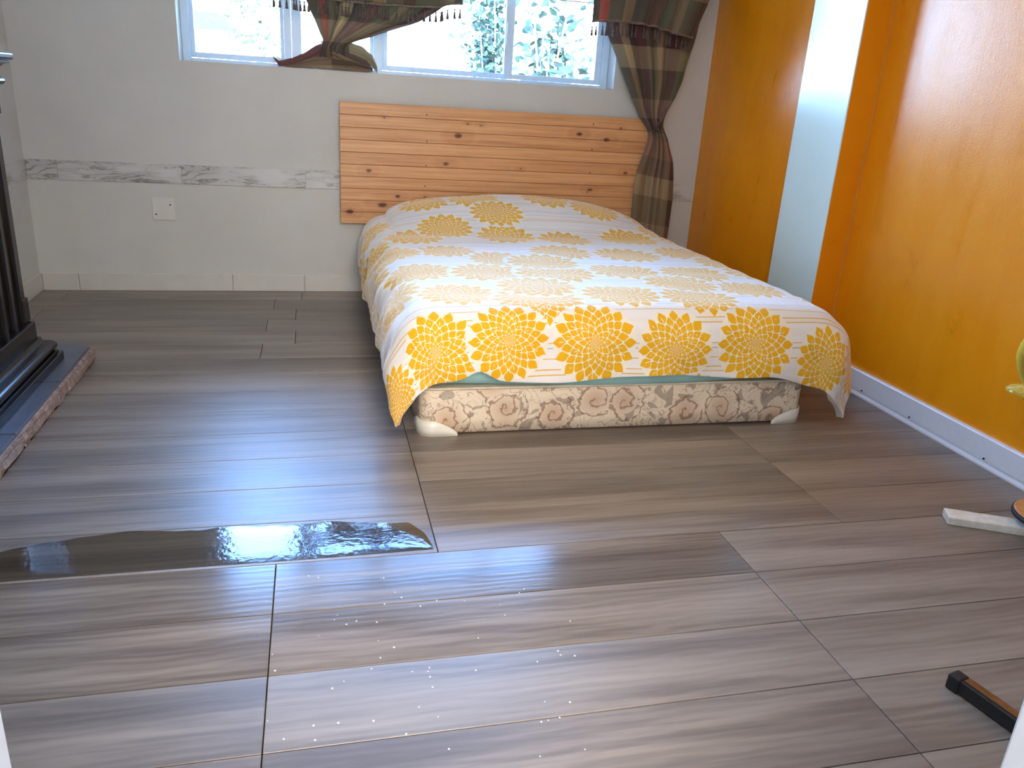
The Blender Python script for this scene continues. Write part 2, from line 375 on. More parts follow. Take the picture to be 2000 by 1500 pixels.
def lathe(bm, prof, c, n=40, cap=True):
    rings = []
    for (r, z) in prof: rings.append([bm.verts.new((c[0] + r * math.cos(2 * PI * k / n), c[1] + r * math.sin(2 * PI * k / n), c[2] + z)) for k in range(n)])
    for i in range(len(rings) - 1):
        for k in range(n): bm.faces.new((rings[i][k], rings[i][(k + 1) % n], rings[i + 1][(k + 1) % n], rings[i + 1][k]))
    if cap: bm.faces.new(rings[0][::-1]); bm.faces.new(rings[-1])
    return bm
def prism_y(bm, prof, y0, y1):       # profile in (x,z), swept along y
    a = [bm.verts.new((x, y0, z)) for x, z in prof]; b = [bm.verts.new((x, y1, z)) for x, z in prof]
    n = len(prof)
    for i in range(n): bm.faces.new((a[i], a[(i + 1) % n], b[(i + 1) % n], b[i]))
    bm.faces.new(a[::-1]); bm.faces.new(b); bmesh.ops.recalc_face_normals(bm, faces=bm.faces); return bm
def grid(bm, P, UV=None):            # P[i][j]
    uvl = bm.loops.layers.uv.verify() if UV else None
    V = [[bm.verts.new(p) for p in row] for row in P]
    for i in range(len(P) - 1):
        for j in range(len(P[0]) - 1):
            f = bm.faces.new((V[i][j], V[i][j + 1], V[i + 1][j + 1], V[i + 1][j])); f.smooth = True
            if UV:
                for l, (a, b) in zip(f.loops, ((i, j), (i, j + 1), (i + 1, j + 1), (i + 1, j))): l[uvl].uv = UV[a][b]
    return bm
def solid(o, th, off=0):
    md = o.modifiers.new('thickness', 'SOLIDIFY'); md.thickness = th; md.offset = off; return o

# ------------------------------------------------------------------ room shell
XL, XR, YF, ZC = -1.53, 2.45, -4.53, 2.60
WX0, WX1, WZ0, WZ1 = -.695, 1.815, 1.283, 2.30      # window opening
floor = obj('floor', B(XL - .15, XR + .15, YF - 1.7, .30, -.12, -.012), M_DARK, kind='structure')
PW = .2195; g = .0012
def plank(x0, x1, k):
    x0 = max(x0, XL); x1 = min(x1, XR)
    if x1 - x0 < .03: return
    y1 = -PW * k; y0 = y1 - PW
    obj('plank', B(x0 + g, x1 - g, y0 + g, y1 - g, -.012, 0.0, bev=.0009, seg=1), M_DAMP if k in (14, 15) and x0 < 1.1 else M_FLOOR, floor)
off = {0: -.085, 1: -.235, 2: -.112, 3: -.255, 4: -.107, 5: -.259}
for k in range(0, 21):
    o_ = off.get(k, .313 if 6 <= k <= 13 else (-.12 if k <= 19 else .4))
    x = o_ - 1.29 * 2
    while x < XR:
        plank(x, x + 1.29, k); x += 1.29
for k in range(21, 28):                               # through the door opening
    obj('plank', B(-.62 + g, .67 - g, -PW * (k + 1) + g, -PW * k - g, -.012, 0, bev=.0009, seg=1), M_FLOOR, floor)
    obj('plank', B(.67 + g, 1.25, -PW * (k + 1) + g, -PW * k - g, -.012, 0, bev=.0009, seg=1), M_FLOOR, floor)
T = .22
bm = bmesh.new()
box(bm, XL - T, WX0, 0, T, -.1, ZC); box(bm, WX1, XR + T, 0, T, -.1, ZC); box(bm, WX0, WX1, 0, T, -.1, WZ0); box(bm, WX0, WX1, 0, T, WZ1, ZC)
obj('wall_back', bm, M_WALL, kind='structure')
obj('wall_left', B(XL - T, XL, YF - T, 0, -.1, ZC), M_WALL, kind='structure')
obj('wall_right', B(XR, XR + T, YF - T, 0, -.1, ZC), M_ORANGE, kind='structure')
obj('ceiling', B(XL - T, XR + T, -6.6, T, ZC, ZC + .15), M_CEIL, kind='structure')
DX0, DX1 = -.193, .606
bm = bmesh.new()
box(bm, XL - T, DX0 - .03, YF - .15, YF, -.1, ZC); box(bm, DX1 + .03, XR + T, YF - .15, YF, -.1, ZC); box(bm, DX0 - .03, DX1 + .03, YF - .15, YF, 2.06, ZC)
obj('wall_front', bm, M_WALL, kind='structure')
bm = bmesh.new()
box(bm, DX0 - .03, DX0, YF - .16, YF + .0, 0, 2.06, bev=.003); box(bm, DX1, DX1 + .03, YF - .16, YF, 0, 2.06, bev=.003); box(bm, DX0 - .03, DX1 + .03, YF - .16, YF, 2.03, 2.06)
obj('door_1', bm, M_JAMB, kind='structure')
# hall behind the opening
bm = bmesh.new()
box(bm, -1.0, -.9, -6.6, YF - .15, -.1, ZC); box(bm, 1.6, 1.7, -6.6, YF - .15, -.1, ZC); box(bm, -1.0, 1.7, -6.7, -6.6, -.1, ZC)
obj('wall_hall', bm, M_WALL, kind='structure')
# pilaster on the right wall: white front, orange cheeks
bm = bmesh.new(); box(bm, 2.312, XR, -1.675, -1.272, 0, ZC, bev=.004, mi=1)
bm.normal_update()
for f in bm.faces:
    if f.normal.x < -.6: f.material_index = 0
obj('trim_1', bm, [M_PIL, M_ORANGE], kind='structure')
# marble-look strip round the room
def strip(name, segs, axis):
    t_ = None
    e = bpy.data.objects.new(name, None); COL.objects.link(e); ORG[e.name] = Vector((0, 0, 0)); e['kind'] = 'structure'
    for i, (a, b) in enumerate(segs):
        bm = B(a + .0008, b - .0008, -.006, 0, .622, .728, bev=.0015, seg=1) if axis == 'x' else B(XL, XL + .006, a + .0008, b - .0008, .622, .728, bev=.0015, seg=1)
        uvl = bm.loops.layers.uv.verify()
        for f in bm.faces:
            for l in f.loops: l[uvl].uv = ((l.vert.co.x if axis == 'x' else l.vert.co.y) - a + 3.1 * (i % 2), l.vert.co.z)
        obj('tile', bm, M_BAND, e)
    return e
strip('trim_2', [(XL + .006, -1.368), (-1.368, -.73), (-.73, -.045), (-.045, .62), (.62, 1.28), (1.28, 1.94), (1.94, XR)], 'x')
strip('trim_3', [(-.66, -.006), (-1.32, -.66), (-1.5, -1.32)], 'y')
# tiled skirting, back and left
e = bpy.data.objects.new('baseboard_back', None); COL.objects.link(e); ORG[e.name] = Vector((0, 0, 0)); e['kind'] = 'structure'
for a, b in [(XL + .012, -1.328), (-1.328, -.487), (-.487, -.068), (-.068, .35), (.35, .77), (.77, 1.19), (1.19, 1.61), (1.61, 2.03), (2.03, XR)]:
    obj('tile', B(a + .0008, b - .0008, -.012, 0, 0, .101, bev=.003), M_SKIRTTILE, e)
e = bpy.data.objects.new('baseboard_left', None); COL.objects.link(e); ORG[e.name] = Vector((0, 0, 0)); e['kind'] = 'structure'
for a, b in [(-.42, -.012), (-.84, -.42), (-1.25, -.84)]:
    obj('tile', B(XL, XL + .012, a + .0008, b - .0008, 0, .101, bev=.003), M_SKIRTTILE, e)
# white trunking skirting on the right wall
br = obj('baseboard_right', prism_y(bmesh.new(), [(XR, 0), (XR - .016, 0), (XR - .016, .020), (XR - .022, .022), (XR - .022, .106), (XR - .018, .111), (XR, .111)], YF, -1.677), M_PVC, kind='structure')
obj('base_lip', prism_y(bmesh.new(), [(XR - .016, 0), (XR - .034, 0), (XR - .034, .007), (XR - .030, .010), (XR - .016, .012)], YF, -1.677), M_PVC, br)
for y in (-2.02, -2.34, -2.75, -3.15):
    bm = bmesh.new(); bmesh.ops.create_cone(bm, cap_ends=True, segments=10, radius1=.004, radius2=.003, depth=.004, matrix=Matrix.Translation((XR - .025, y, .030)) @ Matrix.Rotation(PI / 2, 4, 'Y'))
    obj('screw', bm, M_SCREW, br)

# window: white sliding sashes in four lights
win = bpy.data.objects.new('window_1', None); COL.objects.link(win); ORG[win.name] = Vector((0, 0, 0)); win['kind'] = 'structure'
fy0, fy1 = .13, .19
bm = bmesh.new()
box(bm, WX0, WX0 + .045, fy0, fy1, WZ0, WZ1, bev=.004); box(bm, WX1 - .045, WX1, fy0, fy1, WZ0, WZ1, bev=.004)
box(bm, WX0 + .045, WX1 - .045, fy0, fy1, WZ0, WZ0 + .020, bev=.004); box(bm, WX0 + .045, WX1 - .045, fy0, fy1, WZ1 - .035, WZ1, bev=.004)
obj('window_frame', bm, M_FRAME, win)
for (a, b) in ((-.145, -.105), (.36, .415)):
    obj('mullion', B(a, b, fy0, fy1, WZ0 + .021, WZ1 - .036, bev=.004), M_FRAME, win)
def sash(x0, x1, y0, y1, wl=.035, wr=.035):
    z0, z1 = WZ0 + .022, WZ1 - .037
    bm = bmesh.new()
    box(bm, x0, x0 + wl, y0, y1, z0, z1, bev=.003); box(bm, x1 - wr, x1, y0, y1, z0, z1, bev=.003)
    box(bm, x0 + wl, x1 - wr, y0, y1, z0, z0 + .030, bev=.003); box(bm, x0 + wl, x1 - wr, y0, y1, z1 - .03, z1, bev=.003)
    s_ = obj('sash', bm, M_FRAME, win)
    obj('pane', B(x0 + wl - .003, x1 - wr + .003, (y0 + y1) / 2 - .002, (y0 + y1) / 2 + .002, z0 + .027, z1 - .027), M_PANE, s_)
    return s_
sash(WX0 + .046, -.146, .148, .170, .022, .02)
s2 = sash(-.104, .359, .148, .170, .055, .02)
sash(.416, 1.205, .162, .182, .025, .045)
s3 = sash(1.145, WX1 - .046, .134, .158, .055, .04)
obj('latch', B(1.150, 1.166, .120, .134, 1.50, 1.62, bev=.003), M_FRAME, s3)
obj('latch', B(1.150, 1.166, .120, .134, 1.82, 1.94, bev=.003), M_FRAME, s3)

# blank cover plate
t = thing('blank_cover_plate', 'square blank white cover plate on the back wall below the marble strip', 'socket cover', (-.84, 0, .415))
obj('plate', B(-.901, -.779, -.008, 0, .415, .540, bev=.003), flat('plate_plastic', (214, 213, 208), .4, wear=.01), t)
for (x, z, mt) in ((-.803, .503, M_SCREW), (-.882, .448, M_SCREW)):
    bm = bmesh.new(); bmesh.ops.create_cone(bm, cap_ends=True, segments=12, radius1=.0045, radius2=.004, depth=.003, matrix=Matrix.Translation((x, -.0095, z)) @ Matrix.Rotation(PI / 2, 4, 'X'))
    obj('screw', bm, mt, t)

# ------------------------------------------------------------------ headboard
t = thing('headboard', 'pine plank headboard with knots and horizontal grooves behind the bed', 'headboard', (1.1, -.05, 0))
HX0, HX1, HZ0, HZ1 = .152, 2.075, .430, 1.122; n = 10; h = (HZ1 - HZ0) / n
for i in range(n):
    obj('board', B(HX0 + .0008 * (i % 2), HX1 - .001 * (i % 3), -.062, -.042, HZ0 + i * h + .0006, HZ0 + (i + 1) * h - .0006, bev=.0035, seg=2), M_PINE, t)
for x in (.655, 1.688):
    obj('batten', B(x - .035, x + .035, -.041, -.013, .0, 1.10, bev=.002), M_PINE, t)
    for z in (1.075, .925, .785, .665):
        bm = bmesh.new(); bmesh.ops.create_cone(bm, cap_ends=True, segments=10, radius1=.004, radius2=.0035, depth=.003, matrix=Matrix.Translation((x + .004 * math.sin(z * 9), -.0632, z)) @ Matrix.Rotation(PI / 2, 4, 'X'))
        obj('screw', bm, M_SCREW, t)

# ------------------------------------------------------------------ bed base, mattress, duvet
BY0, BY1 = -2.28, -.08; b0x, b1x = .360, 1.948
def rbox(x0, x1, y0, y1, z0, z1, r, seg=8, zs=3, uv=True, sag=None):
    bm = bmesh.new(); pts = []
    for cx, cy, a0 in ((x1 - r, y0 + r, -PI / 2), (x1 - r, y1 - r, 0), (x0 + r, y1 - r, PI / 2), (x0 + r, y0 + r, PI)):
        for k in range(seg + 1):
            a = a0 + PI / 2 * k / seg; pts.append((cx + r * math.cos(a), cy + r * math.sin(a)))
    # subdivide long sides
    out = []
    for i, p in enumerate(pts):
        q = pts[(i + 1) % len(pts)]; d = math.hypot(q[0] - p[0], q[1] - p[1]); m_ = max(1, int(d / .08))
        for k in range(m_): out.append((p[0] + (q[0] - p[0]) * k / m_, p[1] + (q[1] - p[1]) * k / m_))
    s = [0]
    for i in range(len(out)):
        q = out[(i + 1) % len(out)]; s.append(s[-1] + math.hypot(q[0] - out[i][0], q[1] - out[i][1]))
    uvl = bm.loops.layers.uv.verify(); rings = []
    for j in range(zs + 1):
        z = z0 + (z1 - z0) * j / zs
        rings.append([bm.verts.new((x, y, (sag(x, y, z) if sag else z))) for x, y in out])
    for j in range(zs):
        for i in range(len(out)):
            k = (i + 1) % len(out); f = bm.faces.new((rings[j][i], rings[j][k], rings[j + 1][k], rings[j + 1][i])); f.smooth = True
            for l, (u, v) in zip(f.loops, ((s[i], j), (s[i + 1], j), (s[i + 1], j + 1), (s[i], j + 1))): l[uvl].uv = (u, (z1 - z0) * v / zs)
    bm.faces.new(rings[0][::-1]); bm.faces.new(rings[-1]); return bm
t = thing('bed_base', 'divan bed base in beige fabric with brown roses and scrolls, standing on the floor', 'bed', (1.154, -1.18, 0))
obj('fabric_body', rbox(b0x, b1x, BY0, BY1, .012, .190, .055), M_TICK, t)
obj('piping', rbox(b0x - .003, b1x + .003, BY0 - .003, BY1 + .003, .181, .191, .056, zs=1), flat('cream_piping', (216, 204, 184), .6), t)
def corner(cx, cy, sx_, sy_):
    # plastic cap hugging the rounded bottom corner, higher at the corner and tapering along both sides
    R_ = .060; bm = bmesh.new(); P = []; L_ = .085
    ccx, ccy = cx - sx_ * (.055), cy - sy_ * (.055)
    path = []
    for k in range(6): path.append((ccx - sx_ * L_ * (1 - k / 6), ccy + sy_ * R_, k / 6))
    for k in range(9):
        a = PI / 2 * k / 8; path.append((ccx + sx_ * R_ * math.sin(a), ccy + sy_ * R_ * math.cos(a), 1))
    for k in range(1, 7): path.append((ccx + sx_ * R_, ccy - sy_ * L_ * k / 6, 1 - k / 6))
    for (x, y, w) in path:
        h_ = .012 + .050 * min(1, w * 1.0) ** .7
        P.append([(x, y, 0), (x, y, h_ * .5), (x, y, h_)])
    # fill under
    grid(bm, P)
    o = obj('corner_protector', bm, M_CORNER, t); solid(o, .008, 0); return o
corner(b0x, BY0, -1, -1); corner(b1x, BY0, 1, -1); corner(b0x, BY1 , -1, 1); corner(b1x, BY1, 1, 1)

def sag(x, y, z):
    f = (z - .2) / .22
    if y < BY0 + .3: z += (.012 * math.exp(-((x - 1.15) / .45) ** 2) * -1.0 + .016 * (1 - math.exp(-((x - 1.2) / .5) ** 2))) * max(0, 1 - f)
    return max(z, .1925)
bm = rbox(b0x + .01, b1x - .01, BY0 - .012, BY1 + .01, .200, .420, .07, zs=6, sag=sag)
o = obj('mattress', bm, M_SHEET, smooth=True); tag(o, 'mattress in a pale teal sheet between the floral base and the duvet', 'mattress')

def sm(a, b, x):
    x = max(0, min(1, (x - a) / (b - a))); return x * x * (3 - 2 * x)
def ztop(s, tt):
    w = (s - BX0) / (BX1 - BX0); w = max(0, min(1, w))
    crown = (max(0, 4 * w * (1 - w))) ** .48
    pil = (1 - sm(.30, .85, tt))
    return TOPZ - .012 + .01 * pil + crown * (.012 + .135 * pil)
def duvet(s, tt):
    a = max(0, BX0 - s, s - BX1); b = max(0, tt - TF); sg = -1 if s < BX0 else 1
    cs = min(max(s, BX0), BX1); ct = min(tt, TF); zt = ztop(cs, ct); r = math.hypot(a, b)
    nz = noise.noise(Vector((s * 1.4, tt * 8.5, .3))) * .007 + noise.noise(Vector((s * 4, tt * 4, 2.3))) * .006
    wr = noise.noise(Vector((s * 4 + tt * 3, tt * 7 - s * 3, 5.))) * .016
    if r < 1e-6: return Vector((cs, -ct, zt + nz + wr * .3))
    da, db = a / r, b / r
    if r < RR * PI / 2: out = RR * math.sin(r / RR); dr = RR * (1 - math.cos(r / RR))
    else: out = RR; dr = RR + r - RR * PI / 2
    lim = zt - .036
    k = max(0, (r - .12) / .35)
    sidebul = .030 * da * (1 if sg < 0 else 1.6); corner_ = 4 * da * da * db * db
    out += (sidebul + .022 * db) * math.sin(min(1, k) * PI * .75) + corner_ * (.02 if sg < 0 else .035) * k - (1 - corner_) * .012 * max(0, k - .6)
    out += wr * (1.2 + da) * min(1, r / .15) 
    dr = min(dr, lim)
    return Vector((cs + sg * da * out, -ct - db * out, zt - dr + nz * (1 - min(1, k))))
bm = bmesh.new(); NS, NTt = 170, 190; P = []; U = []
s0, s1 = BX0 - .365, BX1 + .395; t0 = .155
for i in range(NTt + 1):
    row = []; ur = []
    for j in range(NS + 1):
        s = s0 + (s1 - s0) * j / NS
        te = TF + .330 + .010 * math.sin(s * 9) - .035 * math.exp(-((s - .56) / .05) ** 2) + .06 * sm(1.70, 1.95, s) * (1 - sm(2.1, 2.3, s))
        tt = t0 + (te - t0) * i / NTt
        p = duvet(s, tt); row.append(p); ur.append((s, tt))
    P.append(row); U.append(ur)
grid(bm, P, U)
for f in bm.faces: f.normal_flip()
o = obj('duvet', bm, M_DUVET, smooth=True); solid(o, .030, -1)
bv = o.modifiers.new('soft_hem', 'BEVEL'); bv.width = .009; bv.segments = 3; bv.limit_method = 'ANGLE'; bv.angle_limit = 1.0
tag(o, 'white duvet printed with big yellow dahlias draped over the bed', 'duvet')

# ------------------------------------------------------------------ curtains
def loft(st, ncol, folds, seed, cloth_w, z_uv=0, twist=0):
    P = []; U = []; rows = []
    # resample
    for i in range(len(st) - 1):
        a, b = st[i], st[i + 1]; m_ = max(2, int(abs(a[0] - b[0]) / .012))
        for k in range(m_):
            w = k / m_; rows.append([a[q] + (b[q] - a[q]) * w for q in range(5)])
    rows.append(list(st[-1]))
    # smooth rows
    for _ in range(3):
        rows = [rows[0]] + [[rows[i][0]] + [(rows[i - 1][q] + 2 * rows[i][q] + rows[i + 1][q]) / 4 for q in range(1, 5)] for i in range(1, len(rows) - 1)] + [rows[-1]]
    for r in rows:
        z, xl, xr, yc, amp = r; pr = []; ur = []
        for j in range(ncol + 1):
            u = j / ncol
            ph = 2 * PI * (folds * u + .25 * math.sin(3 * u * PI + seed)) + seed + .7 * math.sin(z * 2.2 + seed)
            nn = noise.noise(Vector((u * 6 + seed, z * 1.6, seed)))
            y = yc + amp * math.sin(ph) + amp * .7 * nn
            x = xl + (xr - xl) * (u + .012 * math.cos(ph)) + .004 * nn
            y = min(y, -.004)
            pr.append(Vector((x, y, z))); ur.append((u * cloth_w, (3 - z) + z_uv))
        P.append(pr); U.append(ur)
    return P, U
def tassel(parent, x, y, z, L_=.072):
    bm = bmesh.new(); w = random.uniform(-.004, .004)
    tube(bm, [(x, y, z + .004), (x + w * .5, y - .001, z - L_ * .38)], .0016, 5)
    lathe(bm, [(.0035, -L_ * .30), (.0052, -L_ * .36), (.0030, -L_ * .46), (.0060, -L_ * .62), (.0085, -L_ * .98), (.0070, -L_)], (x + w, y, z), 8)
    return obj('tassel', bm, M_TASSEL, parent, smooth=True)
def valance(name, label, st, folds, seed, cw, ntas, hemf, group):
    t = thing(name, label, 'valance', ((st[0][1] + st[0][2]) / 2, -.16, st[-1][0]), group)
    P, U = loft(st, 90, folds, seed, cw, .2)
    # hem shaping
    for i, row in enumerate(P):
        for j, p in enumerate(row):
            zt_ = st[0][0]; zb = st[-1][0]; w = (zt_ - p.z) / (zt_ - zb); p.z = zt_ - w * (zt_ - hemf(j / 90))
    bm = grid(bmesh.new(), P, U); o = obj('cloth', bm, M_CURT, t, smooth=True); solid(o, .002)
    hem = P[-1]
    bm = tube(bmesh.new(), [p + Vector((0, -.003, 0)) for p in hem], .0055, 6); obj('braid', bm, M_BRAID, t, smooth=True)
    for k in range(ntas):
        p = hem[int((k + .5) / ntas * 90)]; tassel(t, p.x, p.y - .004, p.z - .004)
    return t
# right curtain: hangs, is gathered in a knot, falls behind the bed
st = [(2.02, 1.66, 2.34, -.10, .022), (1.80, 1.68, 2.30, -.10, .022), (1.60, 1.71, 2.27, -.105, .024), (1.45, 1.795, 2.235, -.105, .025), (1.35, 1.85, 2.22, -.105, .024), (1.25, 1.905, 2.185, -.105, .022),
      (1.17, 1.955, 2.145, -.105, .020), (1.10, 2.00, 2.125, -.108, .018), (1.065, 2.035, 2.135, -.110, .016), (1.03, 2.045, 2.165, -.11, .018), (.95, 2.035, 2.20, -.105, .024), (.88, 2.015, 2.235, -.10, .022),
      (.78, 1.99, 2.25, -.10, .016), (.65, 1.985, 2.262, -.10, .012), (.42, 1.99, 2.262, -.10, .014), (.05, 1.99, 2.25, -.10, .018)]
t = thing('curtain', 'plaid maroon and olive curtain knotted at the headboard end, hanging by the orange wall', 'curtain', (2.1, -.1, .05), 'plaid curtains at the window')
P, U = loft(st, 130, 4.2, 1.3, .80, .58)
for i, row in enumerate(P):
    if row[0].z < 1.06:
        for j in range(131):
            u = j / 130; U[i][j] = (.205 + .07 * u / .84 if u < .84 else .70 + .08 * (u - .84) / .16, U[i][j][1] - .04 * u + .04)
    else:
        for j in range(131): U[i][j] = (U[i][j][0] + .115, U[i][j][1])
o = obj('cloth', grid(bmesh.new(), P, U), M_CURT, t, smooth=True); solid(o, .002)
# the knot: a fold of cloth wrapped across the gather
bm = bmesh.new(); P = []; U = []
for i in range(26):
    w = i / 25; row = []; ur = []
    c = Vector((2.125 - .065 * w, -.120 - .03 * math.sin(w * PI), 1.20 - .15 * w))
    wd = .012 + .026 * math.sin(w * PI * .9 + .15)
    for j in range(13):
        a = PI * 2 * j / 12; row.append(c + Vector((.5, 0, .85)) * wd * math.cos(a) * .8 + Vector((0, -1, 0)) * .020 * math.sin(a)); ur.append((.14 + j * .006, .3 + w * .15))
    P.append(row); U.append(ur)
obj('knot', grid(bm, P, U), M_CURT, t, smooth=True)
def hemR(u): return 1.640 + .012 * math.sin(u * 5) - .028 * sm(.55, 1, u)
valance('valance', 'plaid tasselled valance over the right curtain beside the orange wall', [(2.05, 1.575, 2.40, -.175, .012), (1.9, 1.575, 2.34, -.175, .014), (1.63, 1.58, 2.235, -.175, .018)], 6.5, .4, .75, 26, hemR, 'tasselled valances')
def hemM(u): return 1.648 - .018 * math.sin(PI * u) + .022 * sm(.82, 1, u)
valance('valance', 'plaid tasselled valance across the middle of the window above the sill bundle', [(1.755, -.19, .83, -.175, .012), (1.72, -.19, .83, -.175, .014), (1.65, -.185, .822, -.175, .018)], 8, 2.4, 1.05, 38, hemM, 'tasselled valances')
obj('curtain_rail', tube(bmesh.new(), [(1.5, -.135, 2.035), (2.43, -.135, 2.035)], .014, 12), M_WHITEW)
w_ = obj('curtain_wire', tube(bmesh.new(), [(WX0, .02, 1.758), (.3, .02, 1.755), (1.814, .02, 1.758)], .004, 8), M_WHITEW); tag(w_, 'thin wire across the window recess carrying the middle curtain', 'curtain wire')
rail = bpy.data.objects['curtain_rail']; tag(rail, 'curtain rail above the window carrying the plaid curtains', 'curtain rail')
for x in (1.53, 2.40):
    obj('bracket', B(x - .01, x + .01, -.13, -.001, 2.01, 2.045, bev=.003), M_WHITEW, rail)
# middle curtain: swept to the left, knotted, its tail heaped on the sill
st = [(1.765, .0, .70, -.09, .020), (1.73, -.02, .80, -.09, .020), (1.655, -.02, .74, -.09, .020), (1.60, .0, .66, -.09, .020), (1.565, .015, .60, -.09, .020), (1.535, .03, .52, -.088, .022), (1.50, .045, .40, -.085, .022),
      (1.47, .055, .33, -.08, .020), (1.45, .065, .27, -.075, .018), (1.43, .075, .21, -.065, .016), (1.41, .06, .19, -.055, .018), (1.38, .05, .19, -.035, .02), (1.35, .05, .20, -.02, .02)]
t = thing('curtain', 'plaid curtain swept together over the sill, its tail heaped beside the window bars', 'curtain', (.2, -.05, 1.29), 'plaid curtains at the window')
P, U = loft(st, 120, 6.5, 4.1, .80, .1)
o = obj('cloth', grid(bmesh.new(), P, U), M_CURT, t, smooth=True); solid(o, .002)
def bundle(name, pts, radii, seed, squash=.7, uvo=0., vo=.44):
    P = []; U = []
    n_ = 40; pts = [Vector(p) for p in pts]
    for i in range(n_ + 1):
        w = i / n_ * (len(pts) - 1); k = min(int(w), len(pts) - 2); f = w - k; f = f * f * (3 - 2 * f)
        c = pts[k].lerp(pts[k + 1], f); r = radii[k] + (radii[k + 1] - radii[k]) * f
        row = []; ur = []
        for j in range(49):
            a = 2 * PI * j / 48; rr = r * (1 + .20 * math.sin(5 * a + seed + i * .08) + .10 * math.sin(11 * a + seed * 2 + i * .05))
            row.append(Vector((c.x + .35 * rr * math.cos(a) * .3, c.y + rr * math.cos(a) * .9, max(WZ0 + .002, c.z + rr * math.sin(a) * squash))))
            ur.append((uvo + j * .003, vo + i * .003))
        P.append(row); U.append(ur)
    return obj(name, grid(bmesh.new(), P, U), M_CURT, t, smooth=True)
bundle('tail', [(-.205, .00, 1.335), (-.175, .00, 1.302), (-.10, .01, 1.318), (-.03, .01, 1.345), (.03, .0, 1.375), (.09, -.01, 1.405)], [.004, .016, .020, .026, .036, .030], 1.0, .8, .28, .25)
bundle('tail', [(-.17, .015, 1.297), (-.08, .02, 1.300), (.02, .01, 1.325), (.12, .0, 1.335), (.22, -.005, 1.330), (.31, .0, 1.315), (.345, .0, 1.298)], [.008, .020, .036, .050, .046, .034, .008], 2.2, .85, .12, .05)
bundle('tail', [(.09, .01, 1.41), (.16, .02, 1.405), (.22, .03, 1.405), (.29, .03, 1.385), (.345, .02, 1.345), (.372, .01, 1.300)], [.012, .024, .034, .036, .032, .018], 3.7, .8, .42)
bundle('tail', [(.06, -.01, 1.41), (.11, -.015, 1.375), (.18, -.02, 1.345), (.26, -.015, 1.320), (.33, -.01, 1.296)], [.030, .036, .034, .026, .008], 5.1, .8, .16, .1)

# ------------------------------------------------------------------ fireplace: black mantel on a slate hearth
t = thing('fireplace_hearth', 'low hearth of slate tiles with a rough split stone edge by the black mantel', 'hearth', (-1.25, -2.4, 0))
ys = [-1.265, -1.775, -2.28, -2.79, -3.30, -3.50]
HF = -.968
for i in range(len(ys) - 1):
    y1, y0 = ys[i], ys[i + 1]; bm = bmesh.new()
    if i == 0:
        pr = [(XL + .002, y0 + .002), (HF, y0 + .002), (HF, y1 - .06), (HF - .05, y1), (XL + .002, y1)]
    else: pr = [(XL + .002, y0 + .002), (HF, y0 + .002), (HF, y1 - .002), (XL + .002, y1 - .002)]
    a = [bm.verts.new((x, y, .046)) for x, y in pr]; b = [bm.verts.new((x, y, .066)) for x, y in pr]; m_ = len(pr)
    for q in range(m_): bm.faces.new((a[q], a[(q + 1) % m_], b[(q + 1) % m_], b[q]))
    bm.faces.new(a[::-1]); bm.faces.new(b)
    bmesh.ops.bevel(bm, geom=list(bm.edges), offset=.004, segments=2, affect='EDGES')
    obj('hearth_tile', bm, M_SLATE, t)
# rough face blocks
ye = [-1.30, -1.75, -2.12, -2.25, -2.62, -3.0, -3.49]
def rough_block(x0, x1, y0, y1, z1):
    bm = B(x0, x1, y0, y1, 0.0, z1); bmesh.ops.subdivide_edges(bm, edges=list(bm.edges), cuts=7, use_grid_fill=True)
    for v in bm.verts:
        if v.co.x > x1 - .004: v.co.x += .010 * noise.noise(v.co * 40) - .006 * (v.co.z < .01) + .004 * noise.noise(v.co * 110)
        if v.co.z > z1 - .002 and v.co.x > x1 - .012: v.co.z -= .004
    return bm
for i in range(len(ye) - 1):
    obj('edge_stone', rough_block(HF - .02, HF + .014, ye[i + 1] + .0025, ye[i] - .0025, .056), M_STONE, t)
obj('edge_stone', rough_block(-1.05, HF - .045, -1.285, -1.262, .052), M_STONE, t)
obj('core', B(XL + .002, HF - .021, -3.49, -1.29, 0, .0455), M_STONE, t)

t = thing('fireplace_mantel', 'black lacquered fireplace mantel with fluted pilasters standing on the slate hearth', 'fireplace', (-1.3, -2.4, .066))
FX = -1.125; FY1 = -1.535; FY0 = -3.26; ZB = .0665
def pil(ya, yb):                     # pilaster from ya (far) to yb (near)
    bm = bmesh.new()
    pr = []; n_ = 3; wf = (ya - yb - .06) / n_; y = yb + .03
    pr = [(XL + .003, yb), (FX, yb), (FX, y)]
    for k in range(n_):
        for q in range(7):
            a = PI * q / 6; pr.append((FX - .016 * math.sin(a), y + wf * .12 + wf * .76 * (1 - math.cos(a)) / 2))
        y += wf
    pr += [(FX, ya - .03), (FX, ya), (XL + .003, ya)]
    a = [bm.verts.new((x, yy, .19)) for x, yy in pr]; b = [bm.verts.new((x, yy, 1.03)) for x, yy in pr]; m_ = len(pr)
    for q in range(m_): bm.faces.new((a[q], a[(q + 1) % m_], b[(q + 1) % m_], b[q]))
    bm.faces.new(a[::-1]); bm.faces.new(b); bmesh.ops.recalc_face_normals(bm, faces=bm.faces)
    return obj('pilaster', bm, M_BLACK, t)
pil(FY1, FY1 - .36); pil(FY0 + .36, FY0)
